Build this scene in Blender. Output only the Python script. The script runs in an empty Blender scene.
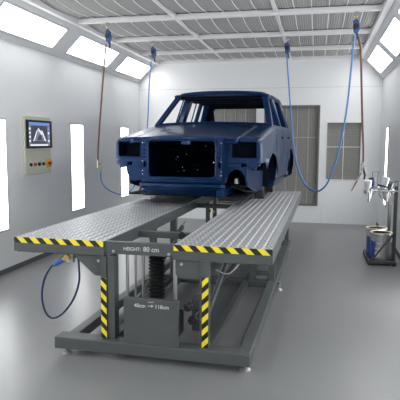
import bpy, bmesh, math, random
from mathutils import Vector, Matrix
from mathutils.geometry import tessellate_polygon
random.seed(7)
C = bpy.context.scene.collection
PI = math.pi

# ------------------------------------------------------------------ materials
def mat(name, col, rough=.5, metal=0., coat=0., emit=None, strength=0., spec=None):
    m = bpy.data.materials.new(name); m.use_nodes = True
    b = m.node_tree.nodes['Principled BSDF']
    b.inputs['Base Color'].default_value = (*col, 1)
    b.inputs['Roughness'].default_value = rough
    b.inputs['Metallic'].default_value = metal
    b.inputs['Coat Weight'].default_value = coat
    if spec is not None: b.inputs['Specular IOR Level'].default_value = spec
    if emit:
        b.inputs['Emission Color'].default_value = (*emit, 1)
        b.inputs['Emission Strength'].default_value = strength
    return m

def nodes(m): return m.node_tree.nodes, m.node_tree.links, m.node_tree.nodes['Principled BSDF']

def noisy(m, c1, c2, scale=3., detail=4., rough=None, bump=0., stretch=None, bscale=None):
    n, l, b = nodes(m)
    tc = n.new('ShaderNodeTexCoord'); mp = n.new('ShaderNodeMapping')
    if stretch: mp.inputs['Scale'].default_value = stretch
    l.new(tc.outputs['Object'], mp.inputs[0])
    t = n.new('ShaderNodeTexNoise'); t.inputs['Scale'].default_value = scale; t.inputs['Detail'].default_value = detail
    l.new(mp.outputs[0], t.inputs[0])
    r = n.new('ShaderNodeValToRGB'); r.color_ramp.elements[0].position = .35; r.color_ramp.elements[1].position = .65
    r.color_ramp.elements[0].color = (*c1, 1); r.color_ramp.elements[1].color = (*c2, 1)
    l.new(t.outputs[0], r.inputs[0]); l.new(r.outputs[0], b.inputs['Base Color'])
    if rough:
        q = n.new('ShaderNodeMapRange'); q.inputs[3].default_value = rough[0]; q.inputs[4].default_value = rough[1]
        l.new(t.outputs[0], q.inputs[0]); l.new(q.outputs[0], b.inputs['Roughness'])
    if bump:
        t2 = n.new('ShaderNodeTexNoise'); t2.inputs['Scale'].default_value = bscale or scale * 20
        l.new(mp.outputs[0], t2.inputs[0])
        bp = n.new('ShaderNodeBump'); bp.inputs['Strength'].default_value = bump; bp.inputs['Distance'].default_value = .01
        l.new(t2.outputs[0], bp.inputs['Height']); l.new(bp.outputs[0], b.inputs['Normal'])
    return m

WALL = noisy(mat('wall_paint', (.6, .61, .62), .45), (.78, .795, .805), (.80, .81, .82), 1.2)
TRIM = noisy(mat('trim_paint', (.5, .5, .5), .5), (.74, .75, .76), (.77, .78, .79), 2.)
SKIRT = mat('skirting_dark', (.10, .105, .11), .5)
BEAM = mat('white_steel_beam', (.78, .78, .78), .45)
WIRE = mat('white_wire', (.80, .80, .80), .5)
PANEL = mat('lamp_diffuser', (.9, .9, .9), .4, emit=(1, 1, 1), strength=7.5)
STRIP = mat('strip_diffuser', (.9, .9, .9), .4, emit=(.97, .99, 1), strength=8)
FRAME = mat('lamp_frame', (.62, .63, .64), .45)
FLOOR = noisy(mat('epoxy_floor', (.25, .25, .25), .3), (.190, .195, .198), (.203, .208, .211), 1.1, 3, rough=(.30, .38), bump=.03, bscale=90)
STEEL = noisy(mat('grey_painted_steel', (.06, .07, .075), .42), (.074, .083, .085), (.088, .097, .099), 4, rough=(.34, .5))
DARKM = mat('dark_machine', (.012, .013, .014), .5)
RUBBER = mat('black_rubber', (.010, .010, .011), .55)
CHROME = mat('bright_metal', (.75, .75, .74), .22, 1.)
GUNM = mat('gun_metal_bright', (.36, .36, .36), .42, .7)
RACK = mat('rack_dark_steel', (.045, .048, .05), .45)
SATIN = mat('satin_rod', (.55, .56, .57), .35, .9)
BLUEH = mat('blue_hose', (.08, .23, .54), .4)
REDH = mat('brown_red_hose', (.15, .048, .035), .45)
REDN = mat('red_nozzle', (.22, .03, .025), .4)
NAVYH = mat('navy_hose', (.015, .03, .09), .4)
BLUEP = mat('blue_plastic', (.03, .075, .26), .4)
BLUEC = mat('blue_coupling', (.04, .14, .50), .35)
FOOTM = mat('foot_metal', (.45, .45, .44), .38, .6)
BRASS = mat('brass', (.55, .42, .16), .35, .9)
CREAM = mat('cream_lid', (.70, .62, .50), .5)
TIN = noisy(mat('tin_pail', (.5, .5, .5), .3, .8), (.50, .50, .49), (.60, .60, .60), 6)
TINB = mat('pail_blue_label', (.02, .07, .33), .4)
TINW = mat('pail_white_label', (.68, .68, .66), .5)
WCUP = mat('white_cup', (.75, .75, .73), .35)
GCUP = mat('grey_cup', (.58, .59, .61), .35, .2)
BEIGE = mat('panel_beige', (.60, .61, .50), .5)
BLACKG = mat('black_bezel', (.012, .012, .015), .3)
YELLOW = mat('yellow_plate', (.75, .48, .03), .45)
REDB = mat('red_button', (.55, .03, .02), .35)
GREYB = mat('button_grey', (.25, .25, .25), .4)
WHITE = mat('white_lettering', (.62, .62, .62), .5)

# car paint
PAINT = noisy(mat('blue_car_paint', (.012, .035, .13), .33, .32, .26, spec=.18), (.0018, .023, .086), (.0024, .027, .098), 3., 2)
PAINT.node_tree.nodes['Principled BSDF'].inputs['Coat Roughness'].default_value = .08
INNER = mat('dark_body_inner', (.005, .008, .016), .7, 0., .0, spec=.08)  # near-black copy of the paint, shade inside the body put into its colour
UNDER = mat('blue_primer_inner', (.004, .020, .065), .6, 0., .0, spec=.15)  # darker flat blue, the missing light behind the fenders put into its colour

def hazard(name, kx, kz, period):
    m = mat(name, (.8, .6, .05), .45); n, l, b = nodes(m)
    tc = n.new('ShaderNodeTexCoord'); s = n.new('ShaderNodeSeparateXYZ'); l.new(tc.outputs['Object'], s.inputs[0])
    a = n.new('ShaderNodeMath'); a.operation = 'MULTIPLY'; a.inputs[1].default_value = kx / period; l.new(s.outputs[0], a.inputs[0])
    c = n.new('ShaderNodeMath'); c.operation = 'MULTIPLY_ADD'; c.inputs[1].default_value = kz / period; l.new(s.outputs[2], c.inputs[0]); l.new(a.outputs[0], c.inputs[2])
    f = n.new('ShaderNodeMath'); f.operation = 'FRACT'; l.new(c.outputs[0], f.inputs[0])
    g = n.new('ShaderNodeMath'); g.operation = 'GREATER_THAN'; g.inputs[1].default_value = .5; l.new(f.outputs[0], g.inputs[0])
    mx = n.new('ShaderNodeMix'); mx.data_type = 'RGBA'
    mx.inputs[6].default_value = (.95, .79, .035, 1); mx.inputs[7].default_value = (.010, .010, .011, 1)
    l.new(g.outputs[0], mx.inputs[0]); l.new(mx.outputs[2], b.inputs['Base Color'])
    return m
HAZF = hazard('hazard_front', 1, 1, .1)
HAZL = hazard('hazard_left', 1, 1, .082)
HAZR = hazard('hazard_right', -1, 1, .082)

# aluminium deck: ribs are geometry, the tread dashes are a fine bump and pattern
def deck_mat():
    m = mat('ribbed_aluminium', (.42, .43, .44), .42, .5); n, l, b = nodes(m)
    tc = n.new('ShaderNodeTexCoord'); mp = n.new('ShaderNodeMapping'); mp.inputs['Scale'].default_value = (1, 1, 1)
    l.new(tc.outputs['Object'], mp.inputs[0])
    br = n.new('ShaderNodeTexBrick'); br.offset = .5
    br.inputs['Scale'].default_value = 1.; br.inputs['Brick Width'].default_value = .030; br.inputs['Row Height'].default_value = .045
    br.inputs['Mortar Size'].default_value = .007; br.inputs['Mortar Smooth'].default_value = .5
    br.inputs['Color1'].default_value = (.66, .67, .68, 1); br.inputs['Color2'].default_value = (.56, .57, .59, 1); br.inputs['Mortar'].default_value = (.36, .37, .39, 1)
    l.new(mp.outputs[0], br.inputs[0]); l.new(br.outputs[0], b.inputs['Base Color'])
    bp = n.new('ShaderNodeBump'); bp.inputs['Strength'].default_value = .5; bp.inputs['Distance'].default_value = .003; bp.invert = True
    l.new(br.outputs[1], bp.inputs['Height']); l.new(bp.outputs[0], b.inputs['Normal'])
    return m
DECK = deck_mat()

def cushion_mat():
    m = mat('filter_cloth', (.5, .5, .5), .9); n, l, b = nodes(m)
    tc = n.new('ShaderNodeTexCoord')
    w = n.new('ShaderNodeTexWave'); w.wave_type = 'BANDS'; w.bands_direction = 'X'; w.inputs['Scale'].default_value = 11; w.inputs['Distortion'].default_value = 1.2; w.inputs['Detail'].default_value = 2
    l.new(tc.outputs['Object'], w.inputs[0])
    r = n.new('ShaderNodeValToRGB'); r.color_ramp.elements[0].color = (.33, .325, .315, 1); r.color_ramp.elements[1].color = (.46, .455, .445, 1)
    l.new(w.outputs[1], r.inputs[0]); l.new(r.outputs[0], b.inputs['Base Color'])
    bp = n.new('ShaderNodeBump'); bp.inputs['Strength'].default_value = .35; bp.inputs['Distance'].default_value = .008
    l.new(w.outputs[1], bp.inputs['Height']); l.new(bp.outputs[0], b.inputs['Normal'])
    return m
CLOTH = cushion_mat()

def mesh_mat():
    m = mat('exhaust_filter', (.2, .2, .19), .85); n, l, b = nodes(m)
    tc = n.new('ShaderNodeTexCoord')
    mp = n.new('ShaderNodeMapping'); mp.inputs['Rotation'].default_value = (PI/2, 0, 0); l.new(tc.outputs['Object'], mp.inputs[0])
    br = n.new('ShaderNodeTexBrick'); br.offset = 0
    br.inputs['Scale'].default_value = 1.; br.inputs['Brick Width'].default_value = .035; br.inputs['Row Height'].default_value = .035; br.inputs['Mortar Size'].default_value = .004
    br.inputs['Color1'].default_value = (.235, .23, .215, 1); br.inputs['Color2'].default_value = (.205, .20, .19, 1); br.inputs['Mortar'].default_value = (.30, .295, .28, 1)
    l.new(mp.outputs[0], br.inputs[0]); l.new(br.outputs[0], b.inputs['Base Color'])
    return m
FILTER = mesh_mat()
FILTERF = mat('filter_frame', (.16, .16, .155), .6)

def screen_mat():
    m = mat('screen_display', (.1, .1, .12), .2); n, l, b = nodes(m)
    b.inputs['Emission Color'].default_value = (.34, .36, .44, 1); b.inputs['Emission Strength'].default_value = .55
    return m
SCREEN = screen_mat()
SCRLT = mat('screen_light', (.5, .5, .55), .3, emit=(.75, .78, .88), strength=.8)
SCRDK = mat('screen_dark', (.02, .02, .03), .3, emit=(.07, .08, .12), strength=.6)
SCRBL = mat('screen_blue', (.05, .1, .3), .3, emit=(.15, .28, .7), strength=.8)

# ------------------------------------------------------------------ mesh builder
class MB:
    def __init__(s, off=(0, 0, 0)): s.v = []; s.f = []; s.mi = []; s.off = Vector(off)
    def add(s, vs, fs, mi=0):
        o = len(s.v); s.v += [Vector(p) - s.off for p in vs]
        s.f += [tuple(i + o for i in f) for f in fs]; s.mi += [mi] * len(fs)
    def box(s, x0, x1, y0, y1, z0, z1, mi=0):
        s.add([(x0,y0,z0),(x1,y0,z0),(x1,y1,z0),(x0,y1,z0),(x0,y0,z1),(x1,y0,z1),(x1,y1,z1),(x0,y1,z1)],
              [(0,3,2,1),(4,5,6,7),(0,1,5,4),(1,2,6,5),(2,3,7,6),(3,0,4,7)], mi); return s
    def prism(s, poly, axis, a, b, holes=(), mi=0):
        """poly = 2D outline; axis: extrusion axis; other two coordinates in order"""
        loops = [list(poly)] + [list(h) for h in holes]
        def P(u, v, w):
            return {'x': (w, u, v), 'y': (u, w, v), 'z': (u, v, w)}[axis]
        flat = [p for lp in loops for p in lp]
        tris = tessellate_polygon([[Vector((p[0], p[1], 0)) for p in lp] for lp in loops])
        n = len(flat)
        vs = [P(p[0], p[1], a) for p in flat] + [P(p[0], p[1], b) for p in flat]
        fs = [tuple(t) for t in tris] + [tuple(i + n for i in reversed(t)) for t in tris]
        k = 0
        for lp in loops:
            m = len(lp)
            for i in range(m): j = (i + 1) % m; fs.append((k+i, k+j, k+j+n, k+i+n))
            k += m
        s.add(vs, fs, mi); return s
    def tube(s, pts, r, n=8, mi=0, closed=False):
        pts = [Vector(p) for p in pts]; m = len(pts); R = r if isinstance(r, (list, tuple)) else [r] * m
        vs = []; up = None
        for i, p in enumerate(pts):
            if closed: t = pts[(i+1) % m] - pts[i-1]
            else: t = pts[min(i+1, m-1)] - pts[max(i-1, 0)]
            t.normalize()
            if up is None:
                up = Vector((0, 0, 1)) if abs(t.z) < .9 else Vector((0, 1, 0))
            a = t.cross(up).normalized(); up = a.cross(t).normalized()
            for k in range(n):
                w = 2 * PI * k / n; vs.append(p + (a * math.cos(w) + up * math.sin(w)) * R[i])
        fs = []
        for i in range(m if closed else m - 1):
            for k in range(n):
                k2 = (k + 1) % n; i2 = (i + 1) % m
                fs.append((i*n+k, i*n+k2, i2*n+k2, i2*n+k))
        if not closed: fs += [tuple(range(n-1, -1, -1)), tuple((m-1)*n + k for k in range(n))]
        s.add(vs, fs, mi); return s
    def lathe(s, prof, c=(0, 0, 0), n=24, mi=0, rot=None, cap=True):
        c = Vector(c); vs = []
        for r, z in prof:
            for k in range(n):
                w = 2 * PI * k / n; p = Vector((r * math.cos(w), r * math.sin(w), z))
                if rot: p = rot @ p
                vs.append(c + p)
        fs = [(i*n+k, i*n+(k+1) % n, (i+1)*n+(k+1) % n, (i+1)*n+k) for i in range(len(prof)-1) for k in range(n)]
        if cap: fs += [tuple(range(n-1, -1, -1)), tuple((len(prof)-1)*n + k for k in range(n))]
        s.add(vs, fs, mi); return s
    def grid(s, fn, nu, nv, mi=0):
        vs = [fn(i / nu, j / nv) for i in range(nu + 1) for j in range(nv + 1)]
        fs = [(i*(nv+1)+j, (i+1)*(nv+1)+j, (i+1)*(nv+1)+j+1, i*(nv+1)+j+1) for i in range(nu) for j in range(nv)]
        s.add(vs, fs, mi); return s
    def build(s, name, m, parent=None, bevel=0., solid=0., smooth=False, off=-1, fixn=True, out=None, inner=None):
        me = bpy.data.meshes.new(name); me.from_pydata([tuple(v) for v in s.v], [], s.f)
        ms = m if isinstance(m, (list, tuple)) else [m]
        for x in ms: me.materials.append(x)
        if inner: me.materials.append(inner)
        for p, i in zip(me.polygons, s.mi): p.material_index = i
        if fixn:
            bm = bmesh.new(); bm.from_mesh(me); bmesh.ops.recalc_face_normals(bm, faces=bm.faces)
            if out is not None:
                bm.normal_update(); q = sum(f.normal.dot(f.calc_center_median() - Vector(out)) * f.calc_area() for f in bm.faces)
                if q < 0: bmesh.ops.reverse_faces(bm, faces=bm.faces)
            bm.to_mesh(me); bm.free()
        if smooth:
            for p in me.polygons: p.use_smooth = True
            if smooth is True:
                try: me.set_sharp_from_angle(angle=math.radians(38))
                except Exception: pass
        o = bpy.data.objects.new(name, me); C.objects.link(o)
        if parent: o.parent = parent
        if solid:
            q = o.modifiers.new('solid', 'SOLIDIFY'); q.thickness = solid; q.offset = off
            if inner: q.material_offset = 1; q.material_offset_rim = 0
        if bevel:
            q = o.modifiers.new('bevel', 'BEVEL'); q.width = bevel; q.segments = 2; q.limit_method = 'ANGLE'
        return o

def tag(o, label, cat, group=None):
    o['label'] = label; o['category'] = cat
    if group: o['group'] = group
    return o
def thing(name, label, cat, loc=(0, 0, 0), rz=0., group=None):
    o = bpy.data.objects.new(name, None); C.objects.link(o); o.location = loc; o.rotation_euler = (0, 0, rz)
    o.empty_display_size = .1
    return tag(o, label, cat, group)
def struct(o): o['kind'] = 'structure'; return o
def spline(pts, k=6):
    pts = [Vector(p) for p in pts]; out = []
    for i in range(len(pts) - 1):
        p0, p1, p2, p3 = pts[max(i-1, 0)], pts[i], pts[i+1], pts[min(i+2, len(pts)-1)]
        for j in range(k):
            t = j / k
            out.append(.5 * ((2*p1) + (p2-p0)*t + (2*p0-5*p1+4*p2-p3)*t*t + (3*p1-p0-3*p2+p3)*t**3))
    return out + [pts[-1]]
def rrect(x0, x1, z0, z1, r, n=6):
    out = []
    for cx, cz, a in ((x1-r, z1-r, 0), (x0+r, z1-r, PI/2), (x0+r, z0+r, PI), (x1-r, z0+r, 1.5*PI)):
        for k in range(n + 1): w = a + PI/2*k/n; out.append((cx + r*math.cos(w), cz + r*math.sin(w)))
    return out

# ------------------------------------------------------------------ room shell
XL, XR, YB, YF = -3.36, 1.08, 9.88, -2.2
ZW, ZC, XCL, XCR = 2.572, 2.946, -2.98, .70
struct(MB().box(XL-.1, XR+.1, YF-.1, YB+.1, -.1, 0).build('floor', FLOOR))
struct(MB().box(XL-.1, XL, YF, YB, 0, ZW).build('wall_left', WALL))
struct(MB().box(XR, XR+.1, YF, YB, 0, ZW).build('wall_right', WALL))
gap = mat('panel_seam', (.56, .57, .58), .6)
# back wall in one piece with openings for the filters
OPEN = [(-2.10, -1.11, .315, 2.13), (-.96, .035, .315, 2.13), (.155, .765, .79, 1.83)]
rect = lambda a: [(a[0], a[2]), (a[1], a[2]), (a[1], a[3]), (a[0], a[3])]
wb = MB().prism([(XL, 0), (XR, 0), (XR, ZC+.1), (XL, ZC+.1)], 'y', YB, YB+.12, [rect(a) for a in OPEN])
for z in (2.44,): wb.box(XL, XR, YB-.0015, YB, z, z+.008, 1)
for x in (.10, -2.35): wb.box(x, x+.006, YB-.0015, YB, 0, .315 if x > 0 else 2.44, 1)
struct(wb.build('wall_back', [WALL, gap]))
struct(MB().box(XL-.1, XR+.1, YF-.1, YF, 0, ZC+.1).build('wall_front', WALL))
struct(MB().box(XCL-.5, XCR+.5, YF, YB+.1, ZC+.09, ZC+.15).build('ceiling', TRIM))
# sloping light troughs between the wall tops and the ceiling, cut out for the lamps
LY = [(-2.05, -.58), (-.30, 1.17), (1.45, 2.92), (3.20, 4.67), (4.94, 6.31), (6.70, 8.09), (8.48, 9.74)]  # rows out of view continue the pattern, added to brighten the front
RY = [(-2.05, -.88), (-.60, .87), (1.15, 2.62), (2.90, 4.40), (4.66, 6.12), (6.37, 7.80), (8.10, 9.62)]  # unseen rows added on this side too for frontal light
def slope(side, name, lamps, kind):
    A = Vector((XL if side < 0 else XR, 0, ZW)); B = Vector((XCL if side < 0 else XCR, 0, ZC)); D = B - A
    nrm = Vector((D.z, 0, -D.x)); nrm = nrm.normalized() * (1 if (nrm.x > 0) == (side < 0) else -1)   # into the room
    P = lambda y, t, h=0.: A + D * t + Vector((0, y, 0)) + nrm * h
    s = MB()
    ys = [YF] + [v for ab in lamps for v in ab] + [YB]
    def slab(y0, y1, t0, t1, h0=-.05, h1=0.):
        s.add([P(y0,t0,h0),P(y1,t0,h0),P(y1,t1,h0),P(y0,t1,h0),P(y0,t0,h1),P(y1,t0,h1),P(y1,t1,h1),P(y0,t1,h1)],
              [(0,3,2,1),(4,5,6,7),(0,1,5,4),(1,2,6,5),(2,3,7,6),(3,0,4,7)])
    slab(YF, YB, 0, .18); slab(YF, YB, .74, 1.0)
    for i in range(0, len(ys), 2): slab(ys[i], ys[i+1], .18, .74)
    slab(YF, YB, .0, .035, 0, .012); slab(YF, YB, .93, .97, 0, .012)
    struct(s.build(name, TRIM))
    return P
def lamp_things(P, lamps, side, labels):
    for (y0, y1), lab in zip(lamps, labels):
        o = P((y0+y1)/2, .46, -.03)
        t = thing('ceiling_light', lab, 'light', o, 0, 'sloping lamps along the ceiling edge')
        m = MB(o)
        def sl(mb, a0, a1, t0, t1, h0, h1):
            mb.add([P(a0,t0,h0),P(a1,t0,h0),P(a1,t1,h0),P(a0,t1,h0),P(a0,t0,h1),P(a1,t0,h1),P(a1,t1,h1),P(a0,t1,h1)],
                  [(0,3,2,1),(4,5,6,7),(0,1,5,4),(1,2,6,5),(2,3,7,6),(3,0,4,7)])
        e = .022
        sl(m, y0-e, y1+e, .18-.05, .18, 0, .008); sl(m, y0-e, y1+e, .74, .79, 0, .008)
        sl(m, y0-e, y0, .18, .74, 0, .008); sl(m, y1, y1+e, .18, .74, 0, .008)
        m.build('frame', FRAME, t)
        d = MB(o); sl(d, y0, y1, .18, .74, -.02, -.008); d.build('diffuser', PANEL, t)
PL = slope(-1, 'trim_1', LY, 'l'); PR = slope(1, 'trim_2', RY, 'r')
pos = ['behind the camera', 'just outside the view on the {s}', 'nearest in view along the {s} ceiling edge', 'middle one along the {s} ceiling edge', 'farthest along the {s} ceiling edge by the back wall']
lamp_things(PL, LY, -1, ['bright white sloping lamp, ' + p.format(s='left') for p in
    ['farthest behind the camera on the left', 'beside the camera on the left slope', 'between the camera and the lift on the left', 'level with the lift front on the left', 'nearest in view above the control panel', 'middle lamp on the left slope before the brown hose', 'last lamp on the left slope by the back wall']])
lamp_things(PR, RY, 1, ['bright white sloping lamp, ' + p for p in
    ['farthest behind the camera on the right', 'beside the camera on the right slope', 'between the camera and the lift on the right', 'level with the lift front on the right', 'just outside the view on the right slope', 'larger of the two lamps in view on the right slope', 'smaller one on the right slope by the back wall corner']])
# baseboards
struct(MB().box(XL, XL+.012, YF, YB, 0, .055).build('baseboard_left', SKIRT))
struct(MB().box(XR-.012, XR, YF, YB, 0, .055).build('baseboard_right', SKIRT))

# ceiling beams, each one lifted-in bar
beamY = [1.38, 2.62, 3.87, 5.11, 6.36, 7.62, 8.82]
bl = ['behind the camera above the entrance', 'overhead before the lift', 'above the lift front out of view', 'nearest in view at the top left corner', 'carrying the brown and red hose pulleys', 'carrying the two farther hose pulleys', 'last before the back wall']
for y, n in zip(beamY, bl):
    tag(MB((-1.14, y, ZC-.07)).box(XCL, XCR, y-.035, y+.035, ZC-.025, ZC+.035).build('ceiling_crossbeam', BEAM, None, .006), 'white steel ceiling crossbeam ' + n, 'beam', 'ceiling crossbeams')
# (mesh coordinates are relative to the beam's own origin)
for o, y in zip([x for x in C.objects if x.name.startswith('ceiling_crossbeam')], beamY): o.location = (-1.14, y, ZC-.07)
for x, n in ((-1.71, 'left of the car roof'), (-.506, 'right of the car roof')):
    o = MB((x, 0, 0)).box(x-.022, x+.022, YF, YB, ZC-.01, ZC+.060).build('ceiling_runner', BEAM, None, .004); o.location.x = x
    tag(o, 'white steel ceiling runner along the booth ' + n, 'beam', 'ceiling runners')
for x, s in ((XCL, 'left'), (XCR, 'right')):
    o = MB((x, 0, 0)).box(x-.02, x+.045, YF, YB, ZC-.045, ZC+.05) if s == 'left' else MB((x, 0, 0)).box(x-.045, x+.02, YF, YB, ZC-.045, ZC+.05)
    o = o.build('trim_3' if s == 'left' else 'trim_4', BEAM, None, .004); o.location.x = x; struct(o)

struct(MB().box(XL, XR, YB-.03, YB, ZC-.035, ZC+.09).build('trim_5', WALL))
# ceiling filter cushions with sagging wires
colX = [(-2.935, -1.732), (-1.688, -.528), (-.484, .655)]
rowsY = [(1.415, 2.585), (2.655, 3.835), (3.905, 5.075), (5.145, 6.325), (6.395, 7.585), (7.655, 8.785), (8.855, 9.845)]
cn = ['left column', 'middle column', 'right column']
rn = ['behind the camera', 'just over the camera', 'over the lift front', 'before the brown hose beam', 'behind the brown hose beam', 'behind the far hose beam', 'along the back wall']
for ci, (x0, x1) in enumerate(colX):
    for ri, (y0, y1) in enumerate(rowsY):
        c = ((x0+x1)/2, (y0+y1)/2, ZC)
        t = thing('filter_cushion', 'grey pleated ceiling filter cushion, %s, %s' % (cn[ci], rn[ri]), 'filter', c, 0, 'ceiling filter cushions')
        nw = 5; sag = .045
        def cf(u, v):
            x = x0 + (x1-x0)*u; y = y0 + (y1-y0)*v
            return (x, y, ZC + .06 - sag * math.sin(PI*v)**.8 - .012*abs(math.sin(PI*u*(nw+1))))
        MB(c).grid(cf, 48, 14).build('filter_cloth', CLOTH, t, solid=.02, off=0, smooth=True)
        for k in range(1, nw + 1):
            x = x0 + (x1-x0)*k/(nw+1)
            MB(c).tube([(x, y0 + (y1-y0)*j/12, ZC + .035 - sag*math.sin(PI*j/12)**.8) for j in range(13)], .0055, 6).build('wire', WIRE, t, smooth=True)

# wall strip lights; nearest ones unseen, added to brighten the front
for side, lst in ((-1, [(-.85, -.45), (1.12, 1.50), (3.05, 3.42), (4.92, 5.31), (6.92, 7.31), (8.85, 9.22)]), (1, [(-.85, -.45), (1.12, 1.50), (3.00, 3.40), (4.90, 5.30), (6.77, 7.17), (8.74, 8.98)])):
    labs = {-1: ['tall white strip light on the left wall behind the camera', 'tall white strip light on the left wall beside the camera', 'tall white strip light low on the left wall, out of view', 'tall white strip light at the left edge beside the control panel', 'tall white strip light between the control panel and the brown hose', 'tall white strip light on the left wall behind the blue fender'],
            1: ['tall strip light on the right wall behind the camera', 'tall strip light on the right wall beside the camera', 'tall strip light on the right wall level with the lift front', 'tall strip light on the right wall beside the lift', 'tall strip light on the right wall beside the paint rack', 'narrow looking strip light on the right wall behind the spray guns']}[side]
    for (y0, y1), lab in zip(lst, labs):
        X = XL if side < 0 else XR; d = -side
        o = (X, (y0+y1)/2, 1.1)
        t = thing('wall_strip_light', lab, 'light', o, 0, 'upright strip lights on the walls')
        z0, z1 = .495, 1.70; e = .025
        fr = MB(o).prism([(y0-e, z0-e), (y1+e, z0-e), (y1+e, z1+e), (y0-e, z1+e)], 'x', X, X + d*.012, [[(y0, z0), (y1, z0), (y1, z1), (y0, z1)]])
        fr.build('frame', FRAME, t)
        MB(o).box(min(X, X+d*.006), max(X, X+d*.006), y0, y1, z0, z1).build('diffuser', STRIP, t)

# back wall exhaust filters
def filt(a, lab, nx, zs, cat='filter', rimw=.03, rim=FILTERF, lines=FILTERF, name='wall_filter'):
    x0, x1, z0, z1 = a; o = ((x0+x1)/2, YB, z0)
    t = thing(name, lab, cat, o, 0)
    MB(o).prism(rect(a), 'y', YB-.012, YB+.11, [rect((x0+rimw, x1-rimw, z0+rimw, z1-rimw))]).build('frame', rim, t)
    MB(o).box(x0+rimw, x1-rimw, YB+.07, YB+.1, z0+rimw, z1-rimw).build('filter_mesh', FILTER, t)
    g = MB(o); w = .006
    for i in range(1, nx): x = x0 + (x1-x0)*i/nx; g.box(x-w, x+w, YB+.055, YB+.069, z0+rimw, z1-rimw)
    for z in zs: g.box(x0+rimw, x1-rimw, YB+.05, YB+.069, z-w, z+w)
    g.build('grid_bars', lines, t)
BARL = mat('filter_bar_light', (.42, .42, .41), .5)
filt(OPEN[0], 'tall grey mesh filter panel seen through the car cab', 5, [1.555], lines=BARL)
filt(OPEN[1], 'tall dark grey mesh filter panel behind the car, right of cab', 5, [1.555], lines=BARL)
filt(OPEN[2], 'small square grey mesh filter with white cross bars', 2, [1.387], rimw=.012, rim=BEAM, lines=BEAM)

# control panel on the left wall
o = (XL, 6.03, 1.07)
t = thing('control_panel', 'beige wall control panel with a screen and row of buttons', 'control panel', o)
MB(o).box(XL, XL+.03, 5.675, 6.29, 1.07, 1.765).build('backplate', BEIGE, t, .004)
s = MB(o).prism([(5.70, 1.385), (6.29, 1.385), (6.29, 1.72), (5.70, 1.72)], 'x', XL+.03, XL+.05, [[(5.735, 1.41), (6.255, 1.41), (6.255, 1.695), (5.735, 1.695)]]).build('screen_bezel', BLACKG, t)
sc = MB(o).box(XL+.03, XL+.04, 5.735, 6.255, 1.41, 1.695).build('screen', SCREEN, t)
g = MB(o); X = XL+.04
g.box(X, X+.001, 5.735, 6.255, 1.668, 1.695, 2); g.box(X, X+.001, 5.78, 6.20, 1.412, 1.43, 0)
g.box(X, X+.001, 5.80, 6.19, 1.44, 1.655, 1)
g.prism([(5.84, 1.47), (5.93, 1.60), (6.06, 1.60), (6.16, 1.47)], 'x', X+.001, X+.0015, mi=3)
g.prism([(5.84, 1.47), (5.93, 1.60), (5.95, 1.60), (5.87, 1.47)], 'x', X+.0015, X+.002, mi=0)
g.prism([(6.04, 1.60), (6.06, 1.60), (6.16, 1.47), (6.12, 1.47)], 'x', X+.0015, X+.002, mi=0)
g.prism([(5.95, 1.61), (5.97, 1.63), (6.07, 1.56), (6.05, 1.54)], 'x', X+.0015, X+.002, mi=0)
g.prism([(5.93, 1.48), (5.98, 1.545), (6.03, 1.545), (6.06, 1.48)], 'x', X+.0015, X+.002, mi=1)
for k in range(4): g.box(X, X+.001, 5.75, 5.785, 1.46+k*.048, 1.485+k*.048, 0); g.box(X, X+.001, 6.205, 6.24, 1.46+k*.048, 1.485+k*.048, 2 if k % 2 else 0)
g.build('screen_icons', [SCRLT, SCRDK, SCRBL, SCREEN], sc)
RX = Matrix.Rotation(PI/2, 3, 'Y')
for k, y in enumerate((5.78, 5.88, 5.98, 6.08)):
    b = MB(o).box(XL+.03, XL+.034, y-.02, y+.02, 1.215, 1.245).build('button_plate', TINW, t)
    MB(o).lathe([(.021, 0), (.021, .018), (.015, .024)], (XL+.03, y, 1.19), 14, rot=RX).build('button', REDB if k == 1 else BLACKG, t, smooth=True)
MB(o).box(XL+.03, XL+.034, 6.165, 6.285, 1.14, 1.25).build('stop_plate', YELLOW, t)['label'] = 'yellow plate behind the emergency stop'
MB(o).lathe([(.015, 0), (.015, .015), (.027, .018), (.027, .03), (.018, .036)], (XL+.034, 6.225, 1.195), 18, rot=RX).build('emergency_stop', REDB, t, smooth=True)['label'] = 'red mushroom stop button'

# ------------------------------------------------------------------ the lift
LW = -.0135
base = Vector((-1.2, 3.3, 0)); rb = Matrix.Rotation(LW, 3, 'Z') @ base
lift = thing('platform_lift', 'dark grey platform lift with two ribbed decks and hazard tape, under the car', 'vehicle lift', rb, LW)
L = lambda: MB(base)
YE = 7.44
def deck(x0, x1, lab):
    n = 11; w = (x1-x0-.016)/n; z = .80; prof = [(x0, z-.095), (x0, z)]
    prof += [(x0+.008, z)]
    for k in range(n):
        a = x0 + .008 + w*k
        prof += [(a + w*.13, z-.006), (a + w*.27, z-.006), (a + w*.37, z), (a + w*.97, z)]
    prof += [(x1, z), (x1, z-.095)]
    d = L().prism(prof, 'y', 3.33, YE).build('deck', [DECK], lift)
    d['label'] = lab
    f = L().box(x0-.001, x1+.001, 3.322, 3.330, .701, .762)
    f.build('front_rail', STEEL, d)
    L().box(x0-.001, x1+.001, 3.321, 3.330, .762, .801).build('hazard_tape', HAZF, d)
    for xa in (x0-.004, x1):
        L().box(xa, xa+.004, 3.322, YE, .70, .794).build('side_rail', STEEL, d)
    L().box(x0+.01, x1-.01, 3.34, YE-.01, .694, .7049).build('underside', DARKM, d)
deck(-2.118, -1.446, 'left ribbed aluminium deck')
deck(-.948, -.303, 'right ribbed aluminium deck')
BE = 7.40
L().box(-1.788, -.425, 3.25, 3.37, .045, .127).build('base_front_beam', STEEL, lift, .006)
for x0, x1 in ((-.505, -.425), (-1.735, -1.66)): L().box(x0, x1, 3.37, BE, .05, .125).build('base_side_beam', STEEL, lift, .005)
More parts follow.
